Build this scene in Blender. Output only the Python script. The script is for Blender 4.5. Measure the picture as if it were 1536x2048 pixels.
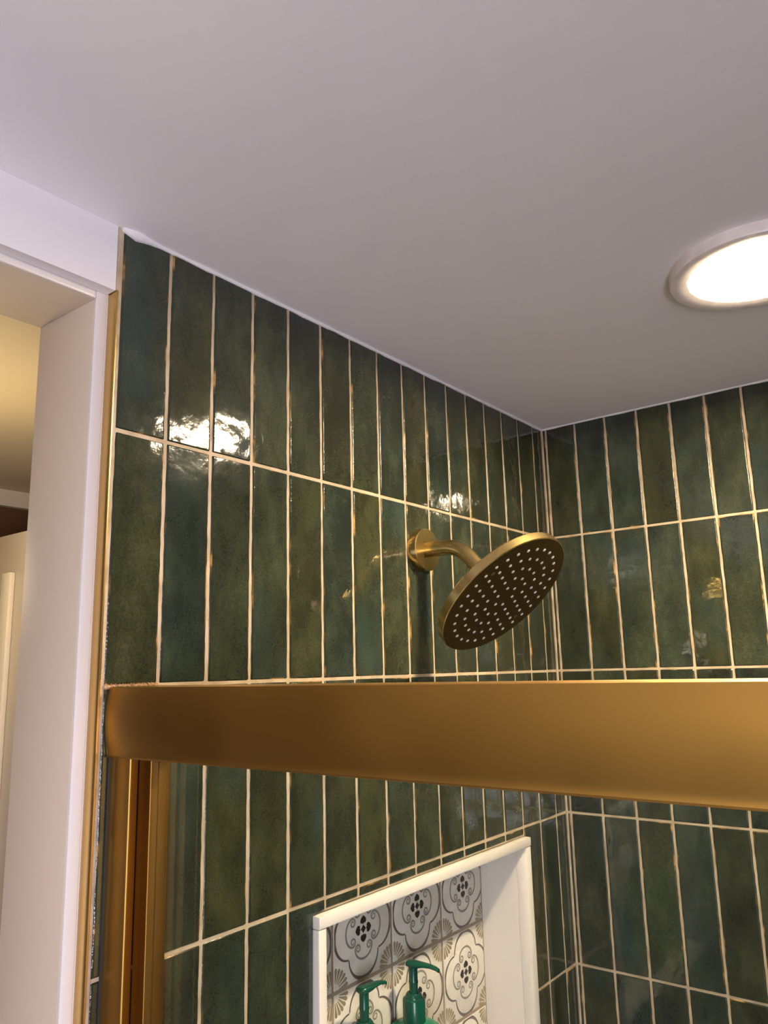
import bpy, bmesh, math, random
from mathutils import Vector, Matrix

# ------------------------------------------------------------------ camera, world, lights, exposure
for o in list(bpy.data.objects):
    bpy.data.objects.remove(o)
SC = bpy.context.scene
COL = SC.collection
random.seed(7)

CAM = Vector((0.729921, -1.509787, 1.927144))
YAW, PITCH, ROLL = 0.65858772, 0.19829968, -0.02442289
_cy, _sy, _cp, _sp = math.cos(YAW), math.sin(YAW), math.cos(PITCH), math.sin(PITCH)
fwd = Vector((-_cp * _sy, _cp * _cy, _sp))
right = Vector((_cy, _sy, 0))
up = right.cross(fwd)
r2 = right * math.cos(ROLL) + up * math.sin(ROLL)
u2 = -right * math.sin(ROLL) + up * math.cos(ROLL)
cam_data = bpy.data.cameras.new('camera')
cam = bpy.data.objects.new('camera', cam_data)
COL.objects.link(cam)
m = Matrix(((r2.x, u2.x, -fwd.x, CAM.x), (r2.y, u2.y, -fwd.y, CAM.y), (r2.z, u2.z, -fwd.z, CAM.z), (0, 0, 0, 1)))
cam.matrix_world = m
cam_data.sensor_fit = 'VERTICAL'
cam_data.sensor_height = 36.0
cam_data.sensor_width = 27.0
cam_data.lens = 1568.838 / 2048 * 36.0
cam_data.clip_start = 0.02
SC.camera = cam

world = bpy.data.worlds.new('world')
SC.world = world
world.use_nodes = True
world.node_tree.nodes['Background'].inputs[0].default_value = (0.55, 0.6, 0.8, 1)
world.node_tree.nodes['Background'].inputs[1].default_value = 0.3

SHOWER_LAMP = 70.0
SHOWER_CORE = 2700.0
SHOWER_COL = (1.0, 0.80, 0.53)
BATH_LAMP = 60.0
BATH_COL = (1.0, 0.80, 0.56)
HALL_LAMP = 25.0
COOL_FILL_POWER = 62.0
FILL_GLOBES = 34.0
FILL_GLOBES_COL = (1.0, 0.86, 0.72)
COOL_FILL_COL = (0.86, 0.83, 1.0)

SC.view_settings.view_transform = 'Standard'
SC.view_settings.look = 'None'
SC.view_settings.exposure = 0.15
SC.view_settings.gamma = 1.0
SC.view_settings.use_curve_mapping = False

ZC = 2.43           # ceiling
XR = 1.56           # right wall
YB = -3.4           # far bathroom wall behind the camera

wl = bpy.data.lights.new('cool_fill_light', 'AREA')  # added unseen area light that cools and brightens ceiling and left wall
wl.shape = 'RECTANGLE'; wl.size = 1.0; wl.size_y = 0.9
wl.energy = COOL_FILL_POWER; wl.color = COOL_FILL_COL
wlo = bpy.data.objects.new('cool_fill_light', wl)
COL.objects.link(wlo)
wlo.location = (XR + 0.06, -2.55, 1.5)
wlo.rotation_euler = (0, math.radians(90), 0)

# ------------------------------------------------------------------ helpers
def link(o, parent=None):
    COL.objects.link(o)
    if parent is not None:
        o.parent = parent
    return o

def tag(o, label=None, cat=None, group=None, kind=None):
    if label: o['label'] = label
    if cat: o['category'] = cat
    if group: o['group'] = group
    if kind: o['kind'] = kind
    return o

def empty(name, loc=(0, 0, 0)):
    o = bpy.data.objects.new(name, None)
    o.empty_display_size = 0.05
    o.location = loc
    return link(o)

def mesh_obj(name, verts, faces, mats, parent=None, smooth=False, midx=None, rel=None):
    me = bpy.data.meshes.new(name)
    if rel is not None:
        verts = [Vector(v) - Vector(rel) for v in verts]
    me.from_pydata([tuple(v) for v in verts], [], faces)
    if not isinstance(mats, (list, tuple)): mats = [mats]
    for mt in mats: me.materials.append(mt)
    if midx:
        for p, i in zip(me.polygons, midx): p.material_index = i
    me.validate()
    bm = bmesh.new(); bm.from_mesh(me)
    bmesh.ops.recalc_face_normals(bm, faces=bm.faces)
    bm.to_mesh(me); bm.free()
    if smooth:
        for p in me.polygons: p.use_smooth = True
    o = bpy.data.objects.new(name, me)
    return link(o, parent)

def bm_obj(name, bm, mats, parent=None, smooth=False, auto=None):
    me = bpy.data.meshes.new(name)
    bm.to_mesh(me); bm.free()
    if not isinstance(mats, (list, tuple)): mats = [mats]
    for mt in mats: me.materials.append(mt)
    if smooth:
        for p in me.polygons: p.use_smooth = True
    if auto is not None:
        me.set_sharp_from_angle(angle=math.radians(auto))
    o = bpy.data.objects.new(name, me)
    return link(o, parent)

def add_box(bm, a, b, bevel=0.0, seg=2):
    g = bmesh.ops.create_cube(bm, size=1.0)
    vs = g['verts']
    for v in vs:
        v.co = Vector(((a[0] + b[0]) / 2 + v.co.x * (b[0] - a[0]),
                       (a[1] + b[1]) / 2 + v.co.y * (b[1] - a[1]),
                       (a[2] + b[2]) / 2 + v.co.z * (b[2] - a[2])))
    if bevel > 0:
        es = {e for v in vs for e in v.link_edges}
        bmesh.ops.bevel(bm, geom=list(es), offset=bevel, segments=seg, profile=0.5, affect='EDGES')

def box(name, a, b, mat, parent=None, bevel=0.0, seg=2):
    bm = bmesh.new(); add_box(bm, a, b, bevel, seg)
    return bm_obj(name, bm, mat, parent, smooth=bevel > 0, auto=40 if bevel > 0 else None)

def boxes(name, lst, mat, parent=None):
    bm = bmesh.new()
    for a, b in lst: add_box(bm, a, b)
    return bm_obj(name, bm, mat, parent)

def prism(name, poly, axis, lo, hi, mat, parent=None, bevel=0.0, seg=2, smooth=False, auto=35):
    """poly = 2D points; axis 'z': poly is (x,y); axis 'x': poly is (y,z)"""
    bm = bmesh.new()
    def P(p, t):
        return Vector((p[0], p[1], t)) if axis == 'z' else Vector((t, p[0], p[1]))
    a = [bm.verts.new(P(p, lo)) for p in poly]
    b = [bm.verts.new(P(p, hi)) for p in poly]
    n = len(poly)
    bm.faces.new(a[::-1]); bm.faces.new(b)
    side = []
    for i in range(n):
        f = bm.faces.new((a[i], a[(i + 1) % n], b[(i + 1) % n], b[i]))
    bmesh.ops.recalc_face_normals(bm, faces=bm.faces)
    if bevel > 0:
        es = [e for e in bm.edges if (e.verts[0] in a and e.verts[1] in b) or (e.verts[0] in b and e.verts[1] in a)]
        bmesh.ops.bevel(bm, geom=es, offset=bevel, segments=seg, profile=0.5, affect='EDGES')
    return bm_obj(name, bm, mat, parent, smooth=smooth or bevel > 0, auto=auto if (smooth or bevel > 0) else None)

def lathe(name, prof, mat, parent=None, seg=64, M=None, smooth=True, auto=35):
    """prof = [(r, h)], spun about local z, then transformed by M"""
    bm = bmesh.new()
    rings = []
    for r, h in prof:
        if r <= 1e-6:
            rings.append([bm.verts.new((0, 0, h))])
        else:
            rings.append([bm.verts.new((r * math.cos(2 * math.pi * i / seg), r * math.sin(2 * math.pi * i / seg), h)) for i in range(seg)])
    for A, B in zip(rings[:-1], rings[1:]):
        for i in range(seg):
            j = (i + 1) % seg
            if len(A) == 1 and len(B) == 1: continue
            if len(A) == 1: bm.faces.new((A[0], B[i], B[j]))
            elif len(B) == 1: bm.faces.new((A[i], A[j], B[0]))
            else: bm.faces.new((A[i], A[j], B[j], B[i]))
    bmesh.ops.recalc_face_normals(bm, faces=bm.faces)
    if M is not None: bm.transform(M)
    return bm_obj(name, bm, mat, parent, smooth=smooth, auto=auto)

def tube(name, pts, rad, mat, parent=None, seg=20, caps=True, rads=None):
    bm = bmesh.new()
    pts = [Vector(p) for p in pts]
    rings = []
    ref = None
    for i, p in enumerate(pts):
        t = (pts[min(i + 1, len(pts) - 1)] - pts[max(i - 1, 0)]).normalized()
        if ref is None:
            ref = Vector((0, 0, 1)) if abs(t.z) < 0.9 else Vector((1, 0, 0))
        n = (ref - t * ref.dot(t)).normalized(); ref = n
        b = t.cross(n)
        r = rads[i] if rads else rad
        rings.append([bm.verts.new(p + n * r * math.cos(2 * math.pi * k / seg) + b * r * math.sin(2 * math.pi * k / seg)) for k in range(seg)])
    for A, B in zip(rings[:-1], rings[1:]):
        for k in range(seg):
            bm.faces.new((A[k], A[(k + 1) % seg], B[(k + 1) % seg], B[k]))
    if caps:
        bm.faces.new(rings[0][::-1]); bm.faces.new(rings[-1])
    bmesh.ops.recalc_face_normals(bm, faces=bm.faces)
    return bm_obj(name, bm, mat, parent, smooth=True, auto=50)

# ------------------------------------------------------------------ materials
def new_mat(name):
    mt = bpy.data.materials.new(name)
    mt.use_nodes = True
    nt = mt.node_tree
    b = nt.nodes['Principled BSDF']
    return mt, nt, b

def N(nt, t, **kw):
    n = nt.nodes.new(t)
    for k, v in kw.items():
        if hasattr(n, k): setattr(n, k, v)
        else: n.inputs[k].default_value = v
    return n

def ramp(nt, stops):
    r = nt.nodes.new('ShaderNodeValToRGB')
    e = r.color_ramp.elements
    while len(e) < len(stops): e.new(0.5)
    for x, (p, c) in zip(e, stops):
        x.position = p; x.color = (c[0], c[1], c[2], 1)
    return r

def paint(name, col, rough=0.55, bump=0.02, scale=160, var=0.03):
    mt, nt, b = new_mat(name)
    tc = N(nt, 'ShaderNodeTexCoord')
    n1 = N(nt, 'ShaderNodeTexNoise'); n1.inputs['Scale'].default_value = 2.3; n1.inputs['Detail'].default_value = 3
    nt.links.new(tc.outputs['Object'], n1.inputs['Vector'])
    rp = ramp(nt, [(0.3, [c * (1 - var) for c in col]), (0.7, [min(1, c * (1 + var)) for c in col])])
    nt.links.new(n1.outputs['Fac'], rp.inputs['Fac'])
    nt.links.new(rp.outputs['Color'], b.inputs['Base Color'])
    n2 = N(nt, 'ShaderNodeTexNoise'); n2.inputs['Scale'].default_value = scale; n2.inputs['Detail'].default_value = 2
    nt.links.new(tc.outputs['Object'], n2.inputs['Vector'])
    bp = N(nt, 'ShaderNodeBump'); bp.inputs['Strength'].default_value = bump * 10; bp.inputs['Distance'].default_value = 0.001
    nt.links.new(n2.outputs['Fac'], bp.inputs['Height'])
    nt.links.new(bp.outputs['Normal'], b.inputs['Normal'])
    b.inputs['Roughness'].default_value = rough
    return mt

M_CEIL = paint('ceiling_paint', (0.80, 0.775, 0.79), 0.6, 0.02, 120)
M_WALL = paint('wall_paint_white', (0.74, 0.71, 0.72), 0.5, 0.015, 150)
M_TRIMW = paint('semi_gloss_trim_paint', (0.76, 0.71, 0.68), 0.32, 0.008, 90)
M_CAULK = paint('white_caulk', (0.78, 0.75, 0.76), 0.35, 0.03, 200)
M_NICHE = paint('niche_white_stone', (0.80, 0.75, 0.69), 0.3, 0.004, 90, 0.02)
M_HALL = paint('warm_cream_paint', (0.62, 0.52, 0.34), 0.6)
M_DARKWOOD = paint('darkened_hall_wall_paint', (0.10, 0.045, 0.02), 0.6)
M_WALL_DARKENED = paint('darkened_unseen_wall_paint', (0.045, 0.055, 0.045), 0.55)  # unseen walls made dark to dim what the glass and rail reflect
M_GREIGE = paint('greige_cabinet_paint', (0.46, 0.39, 0.30), 0.4)
M_GREIGE2 = paint('pale_cabinet_moulding', (0.66, 0.58, 0.44), 0.4)
M_FLOOR = paint('pale_floor_tile', (0.55, 0.52, 0.48), 0.35)

def make_tile_mat():
    mt, nt, b = new_mat('green_glazed_ceramic')
    tc = N(nt, 'ShaderNodeTexCoord'); oi = N(nt, 'ShaderNodeObjectInfo')
    off = N(nt, 'ShaderNodeVectorMath', operation='SCALE'); off.inputs[0].default_value = (37, 91, 53)
    nt.links.new(oi.outputs['Random'], off.inputs['Scale'])
    add = N(nt, 'ShaderNodeVectorMath', operation='ADD')
    nt.links.new(tc.outputs['Object'], add.inputs[0]); nt.links.new(off.outputs[0], add.inputs[1])
    # per-tile base tone
    tone = ramp(nt, [(0.0, (0.028, 0.034, 0.021)), (0.25, (0.034, 0.037, 0.018)), (0.45, (0.025, 0.035, 0.026)),
                     (0.65, (0.032, 0.039, 0.023)), (0.82, (0.036, 0.039, 0.018)), (1.0, (0.024, 0.035, 0.028))])
    nt.links.new(oi.outputs['Random'], tone.inputs['Fac'])
    # cloudy glaze
    mp = N(nt, 'ShaderNodeMapping'); mp.inputs['Scale'].default_value = (1, 1, 0.55)
    nt.links.new(add.outputs[0], mp.inputs['Vector'])
    n1 = N(nt, 'ShaderNodeTexNoise'); n1.inputs['Scale'].default_value = 17; n1.inputs['Detail'].default_value = 6; n1.inputs['Roughness'].default_value = 0.62
    nt.links.new(mp.outputs[0], n1.inputs['Vector'])
    r1 = ramp(nt, [(0.30, (0.50, 0.52, 0.54)), (0.50, (0.90, 0.90, 0.90)), (0.74, (1.75, 1.75, 1.6))])
    nt.links.new(n1.outputs['Fac'], r1.inputs['Fac'])
    mul = N(nt, 'ShaderNodeMix', data_type='RGBA', blend_type='MULTIPLY'); mul.inputs['Factor'].default_value = 1
    nt.links.new(tone.outputs[0], mul.inputs['A']); nt.links.new(r1.outputs[0], mul.inputs['B'])
    # teal clouds
    n2 = N(nt, 'ShaderNodeTexNoise'); n2.inputs['Scale'].default_value = 9; n2.inputs['Detail'].default_value = 3
    nt.links.new(mp.outputs[0], n2.inputs['Vector'])
    r2_ = ramp(nt, [(0.55, (0, 0, 0)), (0.75, (0.6, 0.6, 0.6))])
    nt.links.new(n2.outputs['Fac'], r2_.inputs['Fac'])
    mx = N(nt, 'ShaderNodeMix', data_type='RGBA'); mx.inputs['B'].default_value = (0.024, 0.050, 0.052, 1)
    nt.links.new(r2_.outputs[0], mx.inputs['Factor']); nt.links.new(mul.outputs['Result'], mx.inputs['A'])
    # fine speckle
    n3 = N(nt, 'ShaderNodeTexNoise'); n3.inputs['Scale'].default_value = 420; n3.inputs['Detail'].default_value = 2
    nt.links.new(add.outputs[0], n3.inputs['Vector'])
    r3 = ramp(nt, [(0.35, (0.8, 0.8, 0.8)), (0.65, (1.2, 1.2, 1.15))])
    nt.links.new(n3.outputs['Fac'], r3.inputs['Fac'])
    m3 = N(nt, 'ShaderNodeMix', data_type='RGBA', blend_type='MULTIPLY'); m3.inputs['Factor'].default_value = 1
    nt.links.new(mx.outputs['Result'], m3.inputs['A']); nt.links.new(r3.outputs[0], m3.inputs['B'])
    nt.links.new(m3.outputs['Result'], b.inputs['Base Color'])
    b.inputs['Roughness'].default_value = 0.07
    b.inputs['IOR'].default_value = 1.58
    # hand-made ripple
    w1 = N(nt, 'ShaderNodeTexNoise'); w1.inputs['Scale'].default_value = 26; w1.inputs['Detail'].default_value = 1.5
    w2 = N(nt, 'ShaderNodeTexNoise'); w2.inputs['Scale'].default_value = 110; w2.inputs['Detail'].default_value = 2.0
    for w in (w1, w2): nt.links.new(add.outputs[0], w.inputs['Vector'])
    b1 = N(nt, 'ShaderNodeBump'); b1.inputs['Strength'].default_value = 1.0; b1.inputs['Distance'].default_value = 0.0011
    b2 = N(nt, 'ShaderNodeBump'); b2.inputs['Strength'].default_value = 1.0; b2.inputs['Distance'].default_value = 0.00015
    nt.links.new(w1.outputs['Fac'], b1.inputs['Height']); nt.links.new(w2.outputs['Fac'], b2.inputs['Height'])
    nt.links.new(b1.outputs['Normal'], b2.inputs['Normal']); nt.links.new(b2.outputs['Normal'], b.inputs['Normal'])
    return mt, b
M_TILE, _ = make_tile_mat()

def make_edge_mat():
    mt, nt, b = new_mat('thin_glaze_shaded_edge')
    tc = N(nt, 'ShaderNodeTexCoord'); oi = N(nt, 'ShaderNodeObjectInfo')
    off = N(nt, 'ShaderNodeVectorMath', operation='SCALE'); off.inputs[0].default_value = (71, 17, 29)
    nt.links.new(oi.outputs['Random'], off.inputs['Scale'])
    add = N(nt, 'ShaderNodeVectorMath', operation='ADD')
    nt.links.new(tc.outputs['Object'], add.inputs[0]); nt.links.new(off.outputs[0], add.inputs[1])
    n = N(nt, 'ShaderNodeTexNoise'); n.inputs['Scale'].default_value = 22; n.inputs['Detail'].default_value = 5
    nt.links.new(add.outputs[0], n.inputs['Vector'])
    r = ramp(nt, [(0.53, (0.020, 0.027, 0.016)), (0.60, (0.09, 0.060, 0.018)), (0.70, (0.42, 0.24, 0.07))])  # dark green end holds painted edge shade; amber is thin glaze
    nt.links.new(n.outputs['Fac'], r.inputs['Fac']); nt.links.new(r.outputs[0], b.inputs['Base Color'])
    b.inputs['Roughness'].default_value = 0.18
    n2 = N(nt, 'ShaderNodeTexNoise'); n2.inputs['Scale'].default_value = 300
    nt.links.new(add.outputs[0], n2.inputs['Vector'])
    bp = N(nt, 'ShaderNodeBump'); bp.inputs['Strength'].default_value = 0.6; bp.inputs['Distance'].default_value = 0.001
    nt.links.new(n2.outputs['Fac'], bp.inputs['Height']); nt.links.new(bp.outputs['Normal'], b.inputs['Normal'])
    return mt
M_EDGE = make_edge_mat()

def make_grout():
    mt, nt, b = new_mat('beige_grout')
    tc = N(nt, 'ShaderNodeTexCoord')
    n = N(nt, 'ShaderNodeTexNoise'); n.inputs['Scale'].default_value = 30; n.inputs['Detail'].default_value = 6
    nt.links.new(tc.outputs['Object'], n.inputs['Vector'])
    r = ramp(nt, [(0.3, (0.36, 0.27, 0.165)), (0.55, (0.49, 0.385, 0.26)), (0.8, (0.55, 0.45, 0.32))])
    nt.links.new(n.outputs['Fac'], r.inputs['Fac']); nt.links.new(r.outputs[0], b.inputs['Base Color'])
    b.inputs['Roughness'].default_value = 0.85
    n2 = N(nt, 'ShaderNodeTexNoise'); n2.inputs['Scale'].default_value = 700
    nt.links.new(tc.outputs['Object'], n2.inputs['Vector'])
    bp = N(nt, 'ShaderNodeBump'); bp.inputs['Strength'].default_value = 0.4; bp.inputs['Distance'].default_value = 0.001
    nt.links.new(n2.outputs['Fac'], bp.inputs['Height']); nt.links.new(bp.outputs['Normal'], b.inputs['Normal'])
    return mt
M_GROUT = make_grout()

def make_field():
    """tiles out of the photograph's reach: pattern only"""
    mt, nt, b = new_mat('distant_green_tile_field')
    tc = N(nt, 'ShaderNodeTexCoord')
    mp = N(nt, 'ShaderNodeMapping'); mp.inputs['Rotation'].default_value = (0, math.radians(90), 0)
    br = N(nt, 'ShaderNodeTexBrick')
    br.offset = 0.0
    br.inputs['Color1'].default_value = (0.026, 0.042, 0.024, 1); br.inputs['Color2'].default_value = (0.02, 0.036, 0.03, 1)
    br.inputs['Mortar'].default_value = (0.45, 0.34, 0.24, 1)
    br.inputs['Scale'].default_value = 1.0; br.inputs['Mortar Size'].default_value = 0.0016
    br.inputs['Brick Width'].default_value = 0.2742; br.inputs['Row Height'].default_value = 0.0665
    sep = N(nt, 'ShaderNodeSeparateXYZ'); cmb = N(nt, 'ShaderNodeCombineXYZ')
    nt.links.new(tc.outputs['Object'], sep.inputs[0])
    ad = N(nt, 'ShaderNodeMath', operation='ADD')
    nt.links.new(sep.outputs['X'], ad.inputs[0]); nt.links.new(sep.outputs['Y'], ad.inputs[1])
    nt.links.new(sep.outputs['Z'], cmb.inputs['X']); nt.links.new(ad.outputs[0], cmb.inputs['Y'])
    nt.links.new(cmb.outputs[0], br.inputs['Vector'])
    nt.links.new(br.outputs['Color'], b.inputs['Base Color'])
    b.inputs['Roughness'].default_value = 0.12
    return mt
M_FIELD = make_field()

def metal(name, col, rough, brush=None, aniso=0.0, bump=0.0):
    mt, nt, b = new_mat(name)
    b.inputs['Base Color'].default_value = (*col, 1)
    b.inputs['Metallic'].default_value = 1.0
    b.inputs['Roughness'].default_value = rough
    tc = N(nt, 'ShaderNodeTexCoord')
    mp = N(nt, 'ShaderNodeMapping'); mp.inputs['Scale'].default_value = brush or (1, 1, 1)
    nt.links.new(tc.outputs['Object'], mp.inputs['Vector'])
    n = N(nt, 'ShaderNodeTexNoise'); n.inputs['Scale'].default_value = 14; n.inputs['Detail'].default_value = 2
    nt.links.new(mp.outputs[0], n.inputs['Vector'])
    r = ramp(nt, [(0.3, (rough * 0.95,) * 3), (0.7, (rough * 1.05,) * 3)])
    nt.links.new(n.outputs['Fac'], r.inputs['Fac']); nt.links.new(r.outputs[0], b.inputs['Roughness'])
    if bump:
        bp = N(nt, 'ShaderNodeBump'); bp.inputs['Strength'].default_value = bump; bp.inputs['Distance'].default_value = 0.0003
        nt.links.new(n.outputs['Fac'], bp.inputs['Height']); nt.links.new(bp.outputs['Normal'], b.inputs['Normal'])
    return mt
M_BRASS = metal('brushed_brass', (0.58, 0.43, 0.17), 0.27, (1, 1, 0.08))
M_BRASSF = metal('brass_face_dark_mirrored', (0.19, 0.12, 0.032), 0.38)  # brass with the dark surroundings it mirrors put into its colour
M_GOLD = metal('satin_gold_aluminium', (0.46, 0.262, 0.062), 0.46)
M_GOLD_SHADED = metal('satin_gold_shaded_stile', (0.29, 0.15, 0.032), 0.46)  # same gold as the rail, its shading put into a darker colour
M_GOLDTRIM = metal('gold_edge_trim_metal', (0.62, 0.42, 0.15), 0.30)

def plain(name, col, rough, metallic=0.0, **kw):
    mt, nt, b = new_mat(name)
    tc = N(nt, 'ShaderNodeTexCoord')
    n = N(nt, 'ShaderNodeTexNoise'); n.inputs['Scale'].default_value = 60; n.inputs['Detail'].default_value = 3
    nt.links.new(tc.outputs['Object'], n.inputs['Vector'])
    r = ramp(nt, [(0.3, [c * 0.93 for c in col]), (0.7, [min(1, c * 1.07) for c in col])])
    nt.links.new(n.outputs['Fac'], r.inputs['Fac']); nt.links.new(r.outputs[0], b.inputs['Base Color'])
    b.inputs['Roughness'].default_value = rough
    for k, v in kw.items(): b.inputs[k].default_value = v
    return mt
M_NOZ = plain('white_silicone', (0.82, 0.76, 0.66), 0.45)
M_SEAL = plain('amber_silicone', (0.42, 0.26, 0.12), 0.08)
M_DARKSEAL = plain('dark_rubber_seal', (0.02, 0.022, 0.025), 0.5)
M_GREENPL = plain('green_bottle_plastic', (0.010, 0.22, 0.12), 0.3)
M_GREENPUMP = plain('dark_green_pump_plastic', (0.004, 0.075, 0.045), 0.22)
M_DECO = plain('cream_deco_tile', (0.80, 0.74, 0.65), 0.35)
M_PBLACK = plain('print_black_brown', (0.022, 0.016, 0.012), 0.4)
M_PGREY = plain('print_grey_brown', (0.16, 0.13, 0.115), 0.4)
M_PSCROLL = plain('print_grey_green', (0.27, 0.26, 0.225), 0.4)
M_PTAN = plain('print_tan', (0.34, 0.27, 0.16), 0.4)
M_DGROUT = plain('taupe_grout', (0.36, 0.28, 0.20), 0.85)
M_LTRIM = plain('white_lamp_trim', (0.80, 0.72, 0.68), 0.35)
M_TUB = plain('white_tub_enamel', (0.82, 0.80, 0.77), 0.2)
M_SCREW = plain('bronze_screw', (0.16, 0.11, 0.07), 0.4)
M_DARKGREY = plain('charcoal_surface', (0.05, 0.05, 0.05), 0.5)

def emis(name, col, s):
    mt, nt, b = new_mat(name)
    b.inputs['Base Color'].default_value = (0.8, 0.8, 0.8, 1)
    b.inputs['Emission Color'].default_value = (*col, 1)
    b.inputs['Emission Strength'].default_value = s
    return mt
M_LENS = emis('lit_shower_lens', SHOWER_COL, SHOWER_LAMP)
def core_emission(mt, core, rim, r0, r1):
    nt = mt.node_tree; b = nt.nodes['Principled BSDF']
    tc = N(nt, 'ShaderNodeTexCoord'); sp = N(nt, 'ShaderNodeSeparateXYZ'); cb = N(nt, 'ShaderNodeCombineXYZ')
    nt.links.new(tc.outputs['Object'], sp.inputs[0])
    nt.links.new(sp.outputs['X'], cb.inputs['X']); nt.links.new(sp.outputs['Y'], cb.inputs['Y'])
    ln = N(nt, 'ShaderNodeVectorMath', operation='LENGTH'); nt.links.new(cb.outputs[0], ln.inputs[0])
    mr = N(nt, 'ShaderNodeMapRange', interpolation_type='SMOOTHSTEP')
    mr.inputs['From Min'].default_value = r0; mr.inputs['From Max'].default_value = r1
    mr.inputs['To Min'].default_value = core; mr.inputs['To Max'].default_value = rim
    nt.links.new(ln.outputs['Value'], mr.inputs['Value']); nt.links.new(mr.outputs['Result'], b.inputs['Emission Strength'])
core_emission(M_LENS, SHOWER_CORE, SHOWER_LAMP, 0.012, 0.034)
M_LENS2 = emis('lit_bath_lens', BATH_COL, BATH_LAMP)
M_FILL_GLOBE = emis('lit_fill_globe', FILL_GLOBES_COL, FILL_GLOBES)
M_LENS3 = emis('lit_hall_lens', (1.0, 0.78, 0.42), HALL_LAMP)

def glass_mat():
    mt = bpy.data.materials.new('clear_door_glass'); mt.use_nodes = True
    nt = mt.node_tree; nt.nodes.clear()
    out = N(nt, 'ShaderNodeOutputMaterial'); mix = N(nt, 'ShaderNodeMixShader')
    tr = N(nt, 'ShaderNodeBsdfTransparent'); tr.inputs[0].default_value = (0.955, 0.975, 0.965, 1)
    gl = N(nt, 'ShaderNodeBsdfGlossy'); gl.inputs['Roughness'].default_value = 0.0
    fr = N(nt, 'ShaderNodeFresnel')
    ge = N(nt, 'ShaderNodeNewGeometry'); io = N(nt, 'ShaderNodeMapRange')
    io.inputs['To Min'].default_value = 1.45; io.inputs['To Max'].default_value = 1 / 1.45
    nt.links.new(ge.outputs['Backfacing'], io.inputs['Value']); nt.links.new(io.outputs['Result'], fr.inputs['IOR'])
    nt.links.new(fr.outputs[0], mix.inputs[0]); nt.links.new(tr.outputs[0], mix.inputs[1]); nt.links.new(gl.outputs[0], mix.inputs[2])
    nt.links.new(mix.outputs[0], out.inputs[0])
    return mt
M_GLASS = glass_mat()

# ------------------------------------------------------------------ layout numbers
S = 0.0665                     # tile pitch across
A0 = 0.043265                  # last cut column on the left wall
B0 = 0.008809                  # sliver column on the back wall
ZR = [ZC, 2.19087, 1.91665, 1.64243, 1.36821, 1.09399, 0.81977]
YEDGE = -1.0425                # left edge of the tiling
G = 0.0029                     # grout joint
REC = 0.0013                   # grout recess
NI = dict(y0=-0.7325, y1=-0.1715, z0=1.205, z1=1.6275)      # niche outline in the tiling
WT = 0.132                     # wall thickness

# ------------------------------------------------------------------ structure
def struct(o, label=None):
    o['kind'] = 'structure'
    if label: o['label'] = label
    return o

struct(box('floor', (0, YB, -0.1), (XR, 0, 0), M_FLOOR), 'pale tiled bathroom floor')
struct(box('ceiling', (-WT, YB, ZC), (XR, 0.1, ZC + 0.1), M_CEIL), 'smooth pale lavender painted ceiling')

wall_left = boxes('wall_left', [
    ((-WT, YEDGE - 0.001, ZR[-1]), (-REC, NI['y0'], ZC)),
    ((-WT, NI['y1'], ZR[-1]), (-REC, 0, ZC)),
    ((-WT, NI['y0'], NI['z1']), (-REC, NI['y1'], ZC)),
    ((-WT, NI['y0'], ZR[-1]), (-REC, NI['y1'], NI['z0'])),
], M_GROUT)
struct(wall_left, 'dark green tiled shower wall carrying the brass shower head')
struct(box('wall_left_lower', (-WT, YEDGE - 0.001, 0), (-REC, 0, ZR[-1]), M_FIELD), 'green tiling low on the shower head wall')
wall_back = box('wall_back', (-WT, REC, ZR[-1]), (XR, 0.1, ZC), M_GROUT)
struct(wall_back, 'dark green tiled wall to the right of the shower corner')
struct(box('wall_back_lower', (-WT, REC, 0), (XR, 0.1, ZR[-1]), M_FIELD), 'green tiling low on the right shower wall')
struct(box('wall_right', (XR, YEDGE, 0), (XR + 0.1, 0.1, ZC), M_FIELD), 'green tiled end wall of the shower')
WY0, WY1, WZ0, WZ1 = -3.05, -2.05, 1.05, 1.95  # opening added in the unseen wall for the cool fill light
struct(boxes('wall_right_bath', [((XR, YB, 0), (XR + 0.1, WY0, ZC)), ((XR, WY1, 0), (XR + 0.1, YEDGE, ZC)),
                                 ((XR, WY0, 0), (XR + 0.1, WY1, WZ0)), ((XR, WY0, WZ1), (XR + 0.1, WY1, ZC))], M_WALL), 'white painted bathroom wall with an opening added for the cool fill light')
win = struct(boxes('fill_window_1', [((XR + 0.02, WY0, WZ0), (XR + 0.05, WY0 + 0.04, WZ1)), ((XR + 0.02, WY1 - 0.04, WZ0), (XR + 0.05, WY1, WZ1)),
                                ((XR + 0.02, WY0, WZ0), (XR + 0.05, WY1, WZ0 + 0.04)), ((XR + 0.02, WY0, WZ1 - 0.04), (XR + 0.05, WY1, WZ1))], M_TRIMW), 'unseen white window frame added around the cool fill light')
struct(box('wall_front', (-WT, YB - 0.1, 0), (XR + 0.1, YB, ZC), M_WALL_DARKENED), 'unseen bathroom wall behind the viewer, darkened to dim reflections')
struct(box('wall_left_bath', (-WT, YB, 0), (0.0, -1.90, ZC), M_WALL_DARKENED), 'unseen bathroom wall beyond the doorway, darkened to dim reflections')

DY0, DY1, DZ = -1.90, -1.0477, 2.351          # doorway in the left wall (rough opening)
struct(boxes('wall_left_doorway', [
    ((-WT, DY0, DZ), (0.0, -1.0482, ZC)),
    ((-WT, -1.0477, 0), (-0.0165, YEDGE - 0.001, DZ)),
    ((-WT, -1.0482, DZ), (-0.0165, YEDGE - 0.001, ZC)),
], M_WALL), 'white painted wall above the doorway')
M_JAMB = paint('warm_lit_jamb_paint', (0.60, 0.505, 0.39), 0.55, 0.008, 90)  # warm light on the lining is put into this beige
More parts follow.
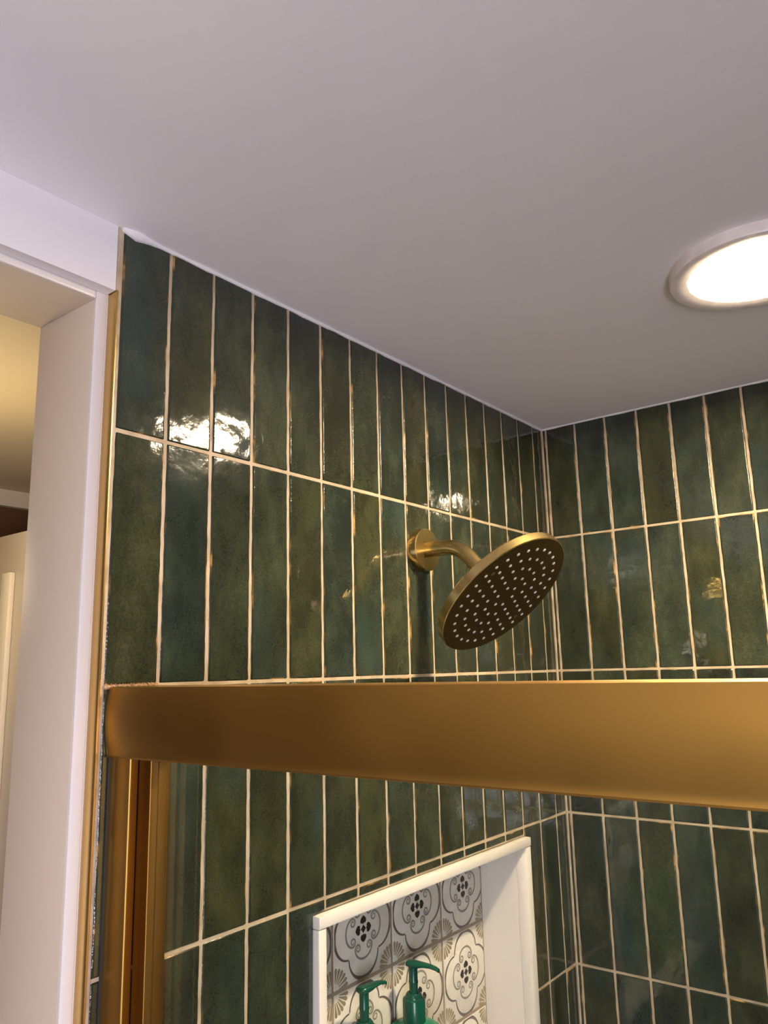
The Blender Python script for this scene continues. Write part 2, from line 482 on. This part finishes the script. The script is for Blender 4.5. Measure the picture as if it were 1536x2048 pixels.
# jamb lining of the doorway
door = struct(empty('door_1'), 'painted lining of the doorway left of the tiles, warm light in its beige')
box('jamb_board', (-WT - 0.004, -1.0612, 0), (-0.0202, -1.0477, DZ), M_JAMB, door, 0.001)
box('edge_strip', (-0.0200, -1.0612, 0), (-0.016, -1.0477, DZ), M_TRIMW, door, 0.0014)
box('edge_strip', (-0.0200, DY0 + 0.0136, 2.342), (-0.016, -1.0613, DZ), M_TRIMW, door, 0.0014)
box('jamb_board', (-WT - 0.004, DY0, 0), (-0.016, DY0 + 0.0135, DZ), M_JAMB, door, 0.0018)
box('head_board', (-WT - 0.004, DY0 + 0.0136, 2.342), (-0.0202, -1.0613, DZ), M_JAMB, door, 0.001)

# gold tile edge trim
prism('trim_1', [(0.0006, -1.0444), (0.0006, -1.0470), (-0.0164, -1.0470), (-0.0164, -1.0460), (-0.0009, -1.0460), (-0.0009, -1.0444)],
      'z', 0, 2.352, M_GOLDTRIM, None, 0.0004)
struct(bpy.data.objects['trim_1'], 'slim gold metal trim edging the green tiles beside the doorway')

box('joint_fill', (-0.012, -1.0470, 2.3525), (-0.0008, -1.0436, ZC - 0.001), M_GROUT, wall_left)
box('joint_fill', (-0.006, -1.0443, ZR[-1]), (-0.0003, -1.0404, ZC - 0.001), M_GROUT, wall_left)

# ceiling caulk lines
def caulk(name, p0, p1, r, label, blob=False):
    n = 60
    pts, rads = [], []
    rnd = random.Random(3)
    for i in range(n + 1):
        t = i / n
        pts.append(Vector(p0).lerp(Vector(p1), t))
        rr = r * (1 + 0.22 * math.sin(i * 1.7) * math.sin(i * 0.61 + 1) + rnd.uniform(-0.12, 0.12))
        if blob: rr += 0.0045 * math.exp(-((t * n - 1.2) / 0.9) ** 2)
        rads.append(rr)
    return struct(tube(name, pts, r, M_CAULK, None, 10, True, rads), label)
caulk('trim_2', (0.0004, YEDGE, ZC - 0.0004), (0.0004, -0.001, ZC - 0.0004), 0.0032, 'white caulk line between ceiling and shower head wall', True)
caulk('trim_3', (0.001, -0.0004, ZC - 0.0004), (XR - 0.002, -0.0004, ZC - 0.0004), 0.0026, 'white caulk line between ceiling and right tiled wall')

# ------------------------------------------------------------------ wall tiles, one object each
def tile(parent, wall, a0, a1, z0, z1, full=True):
    """one ceramic tile; a = distance along the wall, uneven hand-cut outline, pillowed edge"""
    rnd = random
    w, h = a1 - a0, z1 - z0
    if w < 0.002 or h < 0.002: return
    nz = max(2, int(round(h / 0.012)))
    j = min(0.00045, w * 0.05)
    e1, e2 = min(0.0013, w * 0.15), min(0.0032, w * 0.3)
    ez = min(0.0022, h * 0.2)
    ac, zc = (a0 + a1) / 2, (z0 + z1) / 2
    tilt_a, tilt_z = rnd.gauss(0, 0.0028), rnd.gauss(0, 0.0022)
    lift = rnd.uniform(-0.00025, 0.00035)
    zs = [-h / 2] + [-h / 2 + ez] + [-h / 2 + ez + (h - 2 * ez) * k / nz for k in range(1, nz)] + [h / 2 - ez] + [h / 2]
    cols = []
    for ri, z in enumerate(zs):
        end = ri in (0, len(zs) - 1)
        jl, jr, jz = rnd.uniform(-j, j), rnd.uniform(-j, j), rnd.uniform(-j, j) if end else 0
        row = []
        for ci, (ap, d) in enumerate(((-w / 2 + jl, -0.006), (-w / 2 + jl, -0.0022), (-w / 2 + e1 + jl, -0.0006), (-w / 2 + e2 + jl * 0.5, 0.0), (w / 2 - e2 + jr * 0.5, 0.0), (w / 2 - e1 + jr, -0.0006), (w / 2 + jr, -0.0022), (w / 2 + jr, -0.006))):
            dd = d
            if end: dd = -0.006 if ci in (0, 7) else min(d, -0.0020)
            elif 2 <= ci <= 5: dd = d + lift + tilt_a * ap + tilt_z * z * 0.5
            row.append((ap, z + jz, dd))
        cols.append(row)
    # closing rims at top and bottom
    verts, faces, mi = [], [], []
    rows = [[(ap, z, -0.006) for ap, z, d in cols[0]]] + cols + [[(ap, z, -0.006) for ap, z, d in cols[-1]]]
    for row in rows:
        for ap, z, d in row:
            if wall == 'L': verts.append((d, ap, z))
            else: verts.append((ap, -d, z))
    nc = 8
    for r in range(len(rows) - 1):
        for c in range(nc - 1):
            faces.append((r * nc + c, r * nc + c + 1, (r + 1) * nc + c + 1, (r + 1) * nc + c))
            mi.append(0 if (c == 3 and 2 <= r <= len(rows) - 4) else (1 if (c != 3 or r in (0, 1, len(rows) - 3, len(rows) - 2)) else 0))
    me = bpy.data.meshes.new('tile')
    me.from_pydata(verts, [], faces)
    me.materials.append(M_TILE); me.materials.append(M_EDGE)
    for p, i in zip(me.polygons, mi): p.material_index = i; p.use_smooth = i == 1
    if wall == 'L': me.flip_normals()
    # outward check
    bm = bmesh.new(); bm.from_mesh(me)
    tgt = Vector((1, 0, 0)) if wall == 'L' else Vector((0, -1, 0))
    s = sum((f.normal.dot(tgt)) * f.calc_area() for f in bm.faces)
    if s < 0: bmesh.ops.reverse_faces(bm, faces=bm.faces)
    bm.to_mesh(me); bm.free()
    o = bpy.data.objects.new('tile', me)
    link(o, parent)
    o.location = (0, ac, zc) if wall == 'L' else (ac, 0, zc)

def cut(rect, hole):
    a0, a1, z0, z1 = rect
    h0, h1, k0, k1 = hole
    if a1 <= h0 or a0 >= h1 or z1 <= k0 or z0 >= k1: return [rect]
    out = []
    if z1 > k1: out.append((a0, a1, k1, z1))
    if z0 < k0: out.append((a0, a1, z0, k0))
    zz0, zz1 = max(z0, k0), min(z1, k1)
    if a0 < h0: out.append((a0, h0, zz0, zz1))
    if a1 > h1: out.append((h1, a1, zz0, zz1))
    return out

def ltile(parent, rect, hole):
    """a tile notched round the niche corner"""
    a0, a1, z0, z1 = rect
    h0, k0, k1 = hole[0], hole[2], hole[3]
    if z1 > k1: poly = [(a0, z0), (h0, z0), (h0, k1), (a1, k1), (a1, z1), (a0, z1)]
    else: poly = [(a0, z0), (a1, z0), (a1, k0), (h0, k0), (h0, z1), (a0, z1)]
    ac, zc = (a0 + a1) / 2, (z0 + z1) / 2
    bm = bmesh.new()
    bk = [bm.verts.new((-0.006, a - ac, z - zc)) for a, z in poly]
    ft = [bm.verts.new((0.0, a - ac, z - zc)) for a, z in poly]
    n = len(poly)
    bm.faces.new(bk[::-1]); bm.faces.new(ft)
    for i in range(n): bm.faces.new((bk[i], bk[(i + 1) % n], ft[(i + 1) % n], ft[i])).material_index = 1
    es = [e for e in bm.edges if e.verts[0] in ft and e.verts[1] in ft]
    bmesh.ops.bevel(bm, geom=es, offset=0.0016, segments=2, profile=0.5, affect='EDGES', material=1)
    bmesh.ops.recalc_face_normals(bm, faces=bm.faces)
    o = bm_obj('tile', bm, [M_TILE, M_EDGE], parent)
    o.location = (0, ac, zc)

joints = [-1.0406 - G / 2] + [-(15 - i) * S - A0 for i in range(1, 16)] + [-0.0004]
hole = (NI['y0'] - 0.0012, -0.1753, NI['z0'] - 0.001, NI['z1'] + 0.0015)
for r in range(len(ZR) - 1):
    for c in range(len(joints) - 1):
        rect = (joints[c] + G / 2, joints[c + 1] - G / 2, ZR[r + 1] + G / 2, ZR[r] - (0.0012 if r == 0 else G / 2))
        ps = cut(rect, hole)
        if len(ps) == 2 and rect[0] < hole[0] < rect[1]: ltile(wall_left, rect, hole)
        else:
            for p in ps: tile(wall_left, 'L', *p)
jb = [0.0004] + [B0 + i * S for i in range(0, 24)]
jb = [x for x in jb if x < XR - 0.004] + [XR]
for r in range(len(ZR) - 1):
    for c in range(len(jb) - 1):
        tile(wall_back, 'B', jb[c] + (G / 2 if c else 0.0016), jb[c + 1] - G / 2, ZR[r + 1] + G / 2, ZR[r] - (0.0012 if r == 0 else G / 2))
# grout bead in the corner
tag(tube('corner_joint', [(0.0006, -0.0006, ZR[-1]), (0.0006, -0.0006, ZC - 0.003)], 0.0022, M_GROUT, wall_back, 8), None)

# amber sealant bead on the joint just above the header rail
rb = random.Random(11)
bp_ = [(-0.0002, YEDGE + 0.002 + i * 0.0011, ZR[2] + rb.uniform(-0.0004, 0.0004)) for i in range(60)]
tube('sealant_bead', bp_, 0.002, M_SEAL, wall_left, 8, True, [0.0026 + rb.uniform(-0.0010, 0.0010) for _ in bp_])

# ------------------------------------------------------------------ niche
niche = empty('shower_niche', (-0.04, -0.45, NI['z0']))
tag(niche, 'white framed recessed shower niche with patterned cream tile back', 'niche')
def nobj(o):
    o.location = o.location - niche.location
    return o
PX = 0.009                                        # how far the frame stands proud
XB = -0.086                                       # back of the niche (tile face)
yl, yr = -0.7165, -0.1905                         # clear opening
zt, zb = 1.6115, 1.222
nobj(box('frame_top_bar', (-0.012, -0.7312, zt), (PX + 0.0012, -0.1722, 1.6262), M_NICHE, niche, 0.0012))
nobj(box('frame_side_bar', (-0.012, -0.7312, zb), (PX, yl, zt - 0.0006), M_NICHE, niche, 0.0012))
nobj(box('frame_side_bar', (-0.012, yr, zb), (PX, -0.1722, zt - 0.0006), M_NICHE, niche, 0.0012))
nobj(box('sill', (XB, -0.7312, zb - 0.016), (PX + 0.003, -0.1722, zb), M_NICHE, niche, 0.0012))
nobj(box('side_panel', (XB - 0.006, yr, zb), (-0.0121, yr + 0.016, zt + 0.004), M_NICHE, niche))
nobj(box('side_panel', (XB - 0.006, yl - 0.013, zb), (-0.0121, yl, zt + 0.004), M_NICHE, niche))
nobj(box('top_panel', (XB - 0.006, yl, zt), (-0.0121, yr, zt + 0.014), M_NICHE, niche))
nobj(box('back_board', (XB - 0.02, yl - 0.013, zb - 0.016), (XB - 0.0012, yr + 0.016, zt + 0.014), M_DGROUT, niche))

# printed tile: base plate plus flat printed figure
DP = 0.138; DG = 0.0055
def ribbon(pts, w, verts, faces, wfun=None):
    n = len(pts); base = len(verts)
    for i, p in enumerate(pts):
        a, b = pts[max(0, i - 1)], pts[min(n - 1, i + 1)]
        t = (b - a).normalized(); nn = Vector((-t.y, t.x))
        ww = w if wfun is None else w * wfun(i / (n - 1))
        verts += [p + nn * ww / 2, p - nn * ww / 2]
    for i in range(n - 1):
        faces.append((base + 2 * i, base + 2 * i + 1, base + 2 * i + 3, base + 2 * i + 2))

def rot2(p, k):
    for _ in range(k % 4): p = Vector((-p.y, p.x))
    return p

def pattern_mesh():
    verts, faces, mi = [], [], []
    def close(m):
        mi.extend([m] * (len(faces) - len(mi)))
    # quatrefoil outline (four lobes meeting in inward cusps)
    for k in range(4):
        pts = []
        for i in range(29):
            t = math.pi + math.pi * i / 28
            pts.append(rot2(Vector((0.255 * math.cos(t), -0.262 + 0.232 * math.sin(t))), k))
        ribbon(pts, 0.026, verts, faces, lambda t: 0.75 + 0.75 * math.sin(math.pi * t) ** 2 if True else 1)
    close(0)
    # small inner rim lines at the corners
    # C scrolls
    for k in range(4):
        half = []
        # spiral centre
        sc = Vector((-0.098, -0.185)); turns = 1.35
        for i in range(26):
            t = i / 25
            ang = math.radians(-120) + turns * 2 * math.pi * (t - 1) * -1
            r = 0.012 + 0.036 * t
            half.append(sc + Vector((r * math.cos(math.radians(180) - (1 - t) * turns * 2 * math.pi), r * math.sin(math.radians(180) - (1 - t) * turns * 2 * math.pi))))
        # outer sweep from (-.146,-.185) down to the middle bottom
        sweep = []
        for i in range(1, 13):
            t = i / 12
            a = math.pi + (math.pi / 2) * t
            sweep.append(Vector((0.146 * math.cos(a), -0.185 + 0.118 * math.sin(a))))
        left = half + sweep
        full = left + [Vector((-p.x, p.y)) for p in left[::-1][1:]]
        ribbon([rot2(p, k) for p in full], 0.021, verts, faces, lambda t: 0.55 + 0.6 * math.sin(math.pi * t))
    close(1)
    # four spades around a diamond
    def spade(cx, cy, s, k):
        hp = [(0, .52), (.13, .43), (.33, .31), (.48, .12), (.50, -.08), (.42, -.24), (.27, -.30), (.12, -.24), (.09, -.36)]
        prof = hp + [(-x, y) for x, y in hp[::-1][:-1]]
        b = len(verts)
        verts.append(rot2(Vector((cx, cy)), k))
        for x, y in prof: verts.append(rot2(Vector((cx + x * s, cy + y * s)), k))
        n = len(prof)
        for i in range(n): faces.append((b, b + 1 + i, b + 1 + (i + 1) % n))
    for k in range(4): spade(0, 0.088, 0.102, k)
    b = len(verts)
    d = 0.045
    verts.extend([Vector((0, d)), Vector((d, 0)), Vector((0, -d)), Vector((-d, 0))]); faces.append((b, b + 1, b + 2, b + 3))
    close(2)
    # corner fans
    for k in range(4):
        for q in range(6):
            a = math.radians(7 + q * 15.2)
            c, s = math.cos(a), math.sin(a)
            L0, L1 = 0.075, 0.225
            b = len(verts)
            shape = [(L0, 0.004), (L0 + 0.08, 0.014), (L1 - 0.03, 0.022), (L1 - 0.008, 0.015), (L1, 0.0)]
            loop = [(x, y) for x, y in shape] + [(x, -y) for x, y in shape[::-1][1:]]
            for x, y in loop:
                verts.append(rot2(Vector((-0.5 + x * c - y * s, -0.5 + x * s + y * c)), k))
            faces.append(tuple(range(b, b + len(loop))))
    close(3)
    return verts, faces, mi
PV, PF, PM = pattern_mesh()

def deco_tile(cy, cz, y0, y1, z0, z1):
    """tile centre and its visible (cut) extent"""
    t = DP - DG
    a0, a1, b0, b1 = max(cy - t / 2, y0), min(cy + t / 2, y1), max(cz - t / 2, z0), min(cz + t / 2, z1)
    if a1 - a0 < 0.004 or b1 - b0 < 0.004: return
    bm = bmesh.new()
    add_box(bm, (XB - 0.006 - XB, a0 - cy, b0 - cz), (0.0, a1 - cy, b1 - cz), 0.0009, 2)
    o = bm_obj('patterned_tile', bm, M_DECO, niche, True, 40)
    o.location = Vector((XB, cy, cz)) - niche.location
    bm = bmesh.new()
    vs = [bm.verts.new((0.00025, p.x * t, p.y * t)) for p in PV]
    for f, mm in zip(PF, PM):
        try:
            ff = bm.faces.new([vs[i] for i in f]); ff.material_index = mm
        except ValueError: pass
    for co, no in (((0, a0 - cy + .0006, 0), (0, -1, 0)), ((0, a1 - cy - .0006, 0), (0, 1, 0)), ((0, 0, b0 - cz + .0006), (0, 0, -1)), ((0, 0, b1 - cz - .0006), (0, 0, 1))):
        bmesh.ops.bisect_plane(bm, geom=bm.verts[:] + bm.edges[:] + bm.faces[:], plane_co=co, plane_no=no, clear_outer=True)
    for f in bm.faces:
        if f.normal.x < 0: f.normal_flip()
    bm_obj('printed_pattern', bm, [M_PGREY, M_PSCROLL, M_PBLACK, M_PTAN], o)

for r in range(3):
    cz = 1.479 + DP / 2 - r * DP
    for c in range(5):
        cy = -0.324 + DP / 2 - c * DP
        deco_tile(cy, cz, yl + 0.0005, yr - 0.004, zb + 0.001, zt - 0.001)

# ------------------------------------------------------------------ pump bottles in the niche
def bottle(loc, rot, label, label_rot=0):
    root = empty('pump_bottle', loc)
    tag(root, label, 'bottle', 'green pump bottles in the niche')
    Hb = loc[2]
    prof = [(0, 0), (0.036, 0), (0.041, 0.004), (0.042, 0.012), (0.0435, 0.12), (0.0435, 0.160), (0.0415, 0.173), (0.036, 0.1815), (0.027, 0.1865), (0.0155, 0.1890), (0.0145, 0.193), (0, 0.193)]
    lathe('body', prof, M_GREENPL, root, 48)
    zc0 = 0.1885
    lathe('collar', [(0, zc0), (0.0165, zc0), (0.0172, zc0 + 0.001), (0.0170, zc0 + 0.030), (0.0162, zc0 + 0.0318), (0.0130, zc0 + 0.0328), (0.0122, zc0 + 0.0370), (0.0100, zc0 + 0.0395), (0, zc0 + 0.0395)], M_GREENPUMP, root, 40)
    z1 = zc0 + 0.0395
    ztop = 0.272
    lathe('stem', [(0, z1 - 0.002), (0.0066, z1 - 0.002), (0.0066, z1 + 0.012), (0.0072, z1 + 0.0135), (0.0072, z1 + 0.0155), (0.0067, z1 + 0.017), (0.0067, ztop - 0.007), (0, ztop - 0.007)], M_GREENPUMP, root, 28)
    # spout head: a tapering lever with a drooping tip
    bm = bmesh.new()
    secs = [(-0.0095, 0.0055, 0.0000, 0.0025), (-0.0085, 0.0082, -0.0045, 0.0035), (0.0, 0.0092, -0.0065, 0.0040), (0.009, 0.0085, -0.0055, 0.0036), (0.018, 0.0070, -0.0035, 0.0030), (0.030, 0.0055, -0.0030, 0.0022), (0.039, 0.0043, -0.0048, 0.0004), (0.0435, 0.0032, -0.0072, -0.0016)]
    rings = []
    for x, hw, lo, hi in secs:
        ring = []
        for k in range(14):
            a = 2 * math.pi * k / 14
            ring.append(bm.verts.new((x, hw * math.cos(a), ztop - 0.004 + (lo + hi) / 2 + (hi - lo) / 2 * math.copysign(abs(math.sin(a)) ** 0.7, math.sin(a)))))
        rings.append(ring)
    for A, B in zip(rings[:-1], rings[1:]):
        for k in range(14): bm.faces.new((A[k], A[(k + 1) % 14], B[(k + 1) % 14], B[k]))
    bm.faces.new(rings[0][::-1]); bm.faces.new(rings[-1])
    bmesh.ops.recalc_face_normals(bm, faces=bm.faces)
    sp = bm_obj('pump_spout', bm, M_GREENPUMP, root, True, 60)
    sp.rotation_euler = (0, 0, rot)
    return root
bottle((-0.045, -0.4640, zb), math.radians(8), 'green pump bottle with its spout pointing out of the niche')
bottle((-0.045, -0.5810, zb), math.radians(84), 'green pump bottle nearer the doorway with spout turned sideways')

# ------------------------------------------------------------------ shower head
CY = -0.474
sh = empty('rain_shower', (0, CY, 2.1155))
tag(sh, 'round brushed brass rain shower head on bent wall arm', 'shower head')
th, ph = 0.7415, -0.0359
nrm = Vector((math.sin(th) * math.cos(ph), math.sin(th) * math.sin(ph), -math.cos(th)))
C = Vector((0.1527, CY, 2.0298))
uu = nrm.cross(Vector((0, 1, 0))).normalized(); vv = nrm.cross(uu)
def rel(p): return Vector(p) - sh.location
# flange (axis +x)
MX = Matrix(((0, 0, 1, 0), (0, 1, 0, 0), (-1, 0, 0, 0), (0, 0, 0, 1)))
lathe('wall_flange', [(0, -0.001), (0.0340, -0.001), (0.0345, 0.0005), (0.0345, 0.0152), (0.0335, 0.0162), (0, 0.0162)], M_BRASS, sh, 72, MX)
# arm: straight out, 45 degree bend, down to the head
back = C - nrm * 0.0155
zA = 2.1155
t_ = (zA - back.z) / -nrm.z * 1.0
bend = back - nrm * ((zA - back.z) / (-nrm.z)) if False else back + (-nrm) * ((zA - back.z) / (-nrm).z)
p0 = Vector((0.010, CY, zA))
d1 = (bend - p0).normalized(); d2 = (back - bend).normalized()
Rb = 0.026
pts = [p0, p0.lerp(bend - d1 * Rb, 0.5), bend - d1 * Rb]
for i in range(1, 12):
    t = i / 12
    pts.append((bend - d1 * Rb) * (1 - t) ** 2 + bend * 2 * t * (1 - t) + (bend + d2 * Rb) * t ** 2)
pts += [bend + d2 * Rb, (bend + d2 * Rb).lerp(back, 0.5), back]
tube('arm', [rel(p) for p in pts], 0.0123, M_BRASS, sh, 36)
MH = Matrix(((uu.x, vv.x, nrm.x, rel(C).x), (uu.y, vv.y, nrm.y, rel(C).y), (uu.z, vv.z, nrm.z, rel(C).z), (0, 0, 0, 1)))
RD = 0.1135
lathe('swivel_nut', [(0.010, -0.034), (0.0155, -0.034), (0.0165, -0.032), (0.0165, -0.022), (0.020, -0.016), (0.024, -0.0150), (0, -0.0150)], M_BRASS, sh, 40, MH)
disc = lathe('head_disc', [(0, -0.0155), (0.03, -0.0155), (RD - 0.003, -0.0148), (RD - 0.0008, -0.0142), (RD, -0.0132), (RD, -0.0012), (RD - 0.0012, 0.0)], M_BRASS, sh, 128, MH)
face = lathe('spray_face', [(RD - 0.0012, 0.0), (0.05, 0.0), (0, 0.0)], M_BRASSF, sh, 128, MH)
# nozzles: five rings of 6k
noz = lathe('nozzle', [(0, 0.0012), (0.0016, 0.0012), (0.0023, 0.0008), (0.0027, 0.0), (0.0029, -0.0005)], M_NOZ, None, 12)
first = True
DR = 0.018491
ph0 = {1: 5.8566, 2: 6.1122, 3: 6.5472, 4: 6.7655, 5: 6.8993}
for k in range(1, 6):
    for i in range(6 * k):
        a = ph0[k] - 2 * math.pi * i / (6 * k)
        o = noz if first else noz.copy()
        if not first: COL.objects.link(o)
        first = False
        o.parent = face
        p = C + (uu * math.cos(a) + vv * math.sin(a)) * DR * k
        o.matrix_local = Matrix.Translation(rel(p)) @ MH.to_3x3().to_4x4()
for su, sv in ((0.0356, 0.0752), (-0.0356, -0.0752)):
    o = lathe('screw_cap', [(0, 0.0004), (0.0030, 0.0004), (0.0036, -0.0002)], M_SCREW, face, 16)
    o.matrix_local = Matrix.Translation(rel(C + uu * su + vv * sv)) @ MH.to_3x3().to_4x4()

# ------------------------------------------------------------------ ceiling lamps
def lamp(loc, mat, label, ro=0.1085, ri=0.0855):
    root = empty('ceiling_light', loc)
    tag(root, label, 'ceiling light', 'round recessed ceiling lights')
    lathe('trim_ring', [(ro, 0.0), (ro, -0.0120), (ro - 0.0012, -0.0142), (ro - 0.003, -0.0147), (ri + 0.001, -0.0126), (ri, -0.0122), (ri, -0.002)], M_LTRIM, root, 96)
    lathe('lens', [(ri, -0.0120), (ri * 0.99, -0.0124), (ri * 0.7, -0.0127), (0, -0.0128)], mat, root, 96)
    return root
lamp((0.547, -0.4735, ZC), M_LENS, 'lit round white ceiling light above the shower')
def fill_globes():  # globes added out of view to brighten ceiling and gold rail
    root = empty('fill_globe_light', (0.50, YB, 2.02))
    tag(root, 'three globe fill light added on the unseen wall behind the viewer', 'added wall light')
    box('back_plate', (-0.30, 0.0, -0.03), (0.30, 0.02, 0.03), M_BRASS, root, 0.003)
    for dx in (-0.22, 0, 0.22):
        tube('stem', [(dx, 0.02, 0), (dx, 0.075, 0), (dx, 0.085, 0.01)], 0.008, M_BRASS, root, 12)
        lathe('globe', [(0, -0.05)] + [(0.05 * math.sin(a), -0.05 * math.cos(a)) for a in [math.pi * k / 16 for k in range(1, 16)]] + [(0, 0.05)], M_FILL_GLOBE, root, 24, Matrix.Translation((dx, 0.09, 0.055)))
fill_globes()
lamp((0.81, -2.6, ZC), M_LENS2, 'lit round white ceiling light in the bathroom behind the viewer')

# ------------------------------------------------------------------ shower door: header rail, wall channel, glass
TUB = 0.50
def bounce_tub():  # tub added out of view to bounce lamp light up to the ceiling
    root = empty('bounce_tub', (XR / 2, -0.52, 0))
    tag(root, 'unseen white tub added to bounce lamp light up to the ceiling', 'bounce_tub')
    def ring(x0, x1, y0, y1, z, r, n=6):
        out = []
        for cx, cy, a0 in ((x1 - r, y1 - r, 0), (x0 + r, y1 - r, 90), (x0 + r, y0 + r, 180), (x1 - r, y0 + r, 270)):
            for k in range(n + 1):
                a = math.radians(a0 + 90 * k / n)
                out.append((cx + r * math.cos(a) - XR / 2, cy + r * math.sin(a) + 0.52, z))
        return out
    X0, X1, Y0, Y1 = 0.003, XR - 0.003, -1.043, -0.003
    rings = [ring(X0, X1, Y0, Y1, 0.0, 0.004), ring(X0, X1, Y0, Y1, TUB - 0.006, 0.004), ring(X0 + .004, X1 - .004, Y0 + .004, Y1 - .004, TUB, 0.004),
             ring(X0 + .09, X1 - .07, Y0 + .085, Y1 - .07, TUB, 0.10), ring(X0 + .10, X1 - .08, Y0 + .095, Y1 - .08, TUB - .02, 0.10), ring(X0 + .15, X1 - .18, Y0 + .14, Y1 - .12, 0.13, 0.12), ring(X0 + .2, X1 - .24, Y0 + .19, Y1 - .17, 0.10, 0.10)]
    v = [p for r in rings for p in r]; n = len(rings[0]); f = []
    for i in range(len(rings) - 1):
        for k in range(n): f.append((i * n + k, i * n + (k + 1) % n, (i + 1) * n + (k + 1) % n, (i + 1) * n + k))
    f.append(tuple(range((len(rings) - 1) * n, len(rings) * n)))
    mesh_obj('shell', v, f, M_TUB, root)
    lathe('drain', [(0, 0.004), (0.026, 0.004), (0.03, 0.0), (0, -0.001)], M_BRASS, root, 24, Matrix.Translation((-0.45, 0, 0.102)))
bounce_tub()
frame = empty('shower_door_frame', (0.0, -1.0, TUB))
tag(frame, 'satin gold header rail and wall channel of the shower door', 'door frame')
def fobj(o):
    o.location = o.location - frame.location
    return o
ht, hb = 1.9158, 1.8468
# bowed front profile (y,z)
prof = []
nb = 18
for i in range(nb + 1):
    t = i / nb
    z = hb + (ht - hb) * t
    prof.append((-1.0330 - 0.0044 * (1 - (2 * t - 1) ** 2) - 0.0012 * t, z))
prof = [(-0.972, hb + 0.002)] + [(-1.0312, hb), (-1.0340, hb + 0.0006), (-1.0350, hb + 0.0022), (-1.0345, hb + 0.0040)] + prof[2:] + [(-1.0320, ht + 0.0006), (-0.972, ht + 0.0006)]
fobj(prism('header_rail', prof, 'x', 0.0012, XR - 0.001, M_GOLD, frame, smooth=True, auto=40))
fobj(prism('wall_channel', [(0.0012, -1.0300), (0.034, -1.0300), (0.0352, -1.0290), (0.0352, -1.0275), (0.0120, -1.0262), (0.0120, -1.0040), (0.0012, -1.0040)], 'z', TUB + 0.03, hb, M_GOLD, frame, 0.0005))
fobj(prism('wall_channel_back', [(0.0012, -0.976), (0.010, -0.976), (0.010, -0.972), (0.0012, -0.972)], 'z', TUB + 0.03, hb, M_GOLD, frame, 0.0005))
fobj(box('bottom_track', (0.0012, -1.034, TUB), (XR - 0.001, -0.972, TUB + 0.03), M_GOLD, frame, 0.001))
fobj(box('channel_seal', (0.0010, -1.0322, TUB + 0.03), (0.0022, -1.0040, hb + 0.07), M_DARKSEAL, frame))

def sliding(x0, x1, y, label, stile_left):
    d = empty('sliding_glass_door', (x0, y, TUB + 0.03))
    tag(d, label, 'shower door', 'sliding glass shower doors')
    def q(o):
        o.location = o.location - d.location
        return o
    if stile_left:
        q(prism('stile', [(0.0125, -1.0036), (0.0318, -1.0036), (0.0326, -1.0028), (0.0326, -0.9944), (0.0285, -0.9910), (0.0285, -0.9775), (0.0270, -0.9765), (0.0125, -0.9765)], 'z', TUB + 0.031, hb - 0.001, M_GOLD_SHADED, d, 0.0005))
        gx0 = 0.0280
    else:
        q(box('stile', (x0, y - 0.012, TUB + 0.031), (x0 + 0.028, y + 0.012, hb - 0.001), M_GOLD, d, 0.001)); gx0 = x0 + 0.02
    g = q(box('glass_pane', (gx0, y - 0.003, TUB + 0.032), (x1, y + 0.003, hb - 0.001), M_GLASS, d))
    return d
sliding(0.0125, 0.80, -0.9840, 'clear sliding glass shower door next to the shower head wall', True)
sliding(0.76, XR - 0.002, -1.0150, 'clear sliding glass shower door at the far end of the gold rail', False)

# ------------------------------------------------------------------ next room through the doorway
HX, HY0, HY1 = -1.36, -2.0, 0.1
struct(box('wall_hall_far', (HX - 0.1, HY0, 0), (HX, HY1, 2.43), M_DARKWOOD), 'dark brown wall in the next room')
struct(box('ceiling_hall', (HX - 0.1, HY0, ZC), (-WT - 0.001, HY1, ZC + 0.1), M_HALL), 'warm cream ceiling of the next room')
struct(box('trim_4', (HX, HY0, 2.385), (HX + 0.02, HY1, ZC - 0.0005), M_GREIGE2), 'pale crown moulding in the next room')
struct(box('floor_hall', (HX - 0.1, HY0, -0.1), (-WT - 0.001, HY1, 0), M_FLOOR), 'floor of the next room')
struct(box('wall_hall_near', (HX - 0.1, HY0 - 0.1, 0), (-WT - 0.001, HY0, ZC), M_DARKWOOD), 'unseen near wall of the next room, darkened to dim the gold rail')  # out of view, dark colour chosen so the rail mirrors less light
struct(box('wall_hall_end', (HX - 0.1, HY1, 0), (-WT - 0.001, HY1 + 0.1, ZC), M_HALL), 'cream end wall of the next room')
cab = empty('tall_cabinet', (-0.9, -0.5, 0))
tag(cab, 'tall greige cabinet in the next room seen through the doorway', 'cabinet')
def co_(o):
    o.location = o.location - cab.location
    return o
co_(box('body', (HX + 0.03, -0.70, 0), (-0.42, -0.2, 2.228), M_GREIGE, cab, 0.003))
co_(box('door_moulding', (-0.902, -0.712, 0.12), (-0.866, -0.7005, 2.1435), M_GREIGE2, cab, 0.002))
hl = empty('globe_ceiling_light', (-0.62, -0.99, ZC))
tag(hl, 'lit globe pendant light in the next room beyond the doorway', 'ceiling light')
lathe('canopy', [(0, 0), (0.05, 0), (0.05, -0.012), (0.045, -0.018), (0, -0.018)], M_BRASS, hl, 32)
tube('stem', [(0, 0, -0.017), (0, 0, -0.25)], 0.005, M_BRASS, hl, 12)
lathe('globe', [(0, -0.245)] + [(0.065 * math.sin(a), -0.31 + 0.065 * math.cos(a)) for a in [math.pi * k / 14 for k in range(1, 14)]] + [(0, -0.375)], M_LENS3, hl, 32)
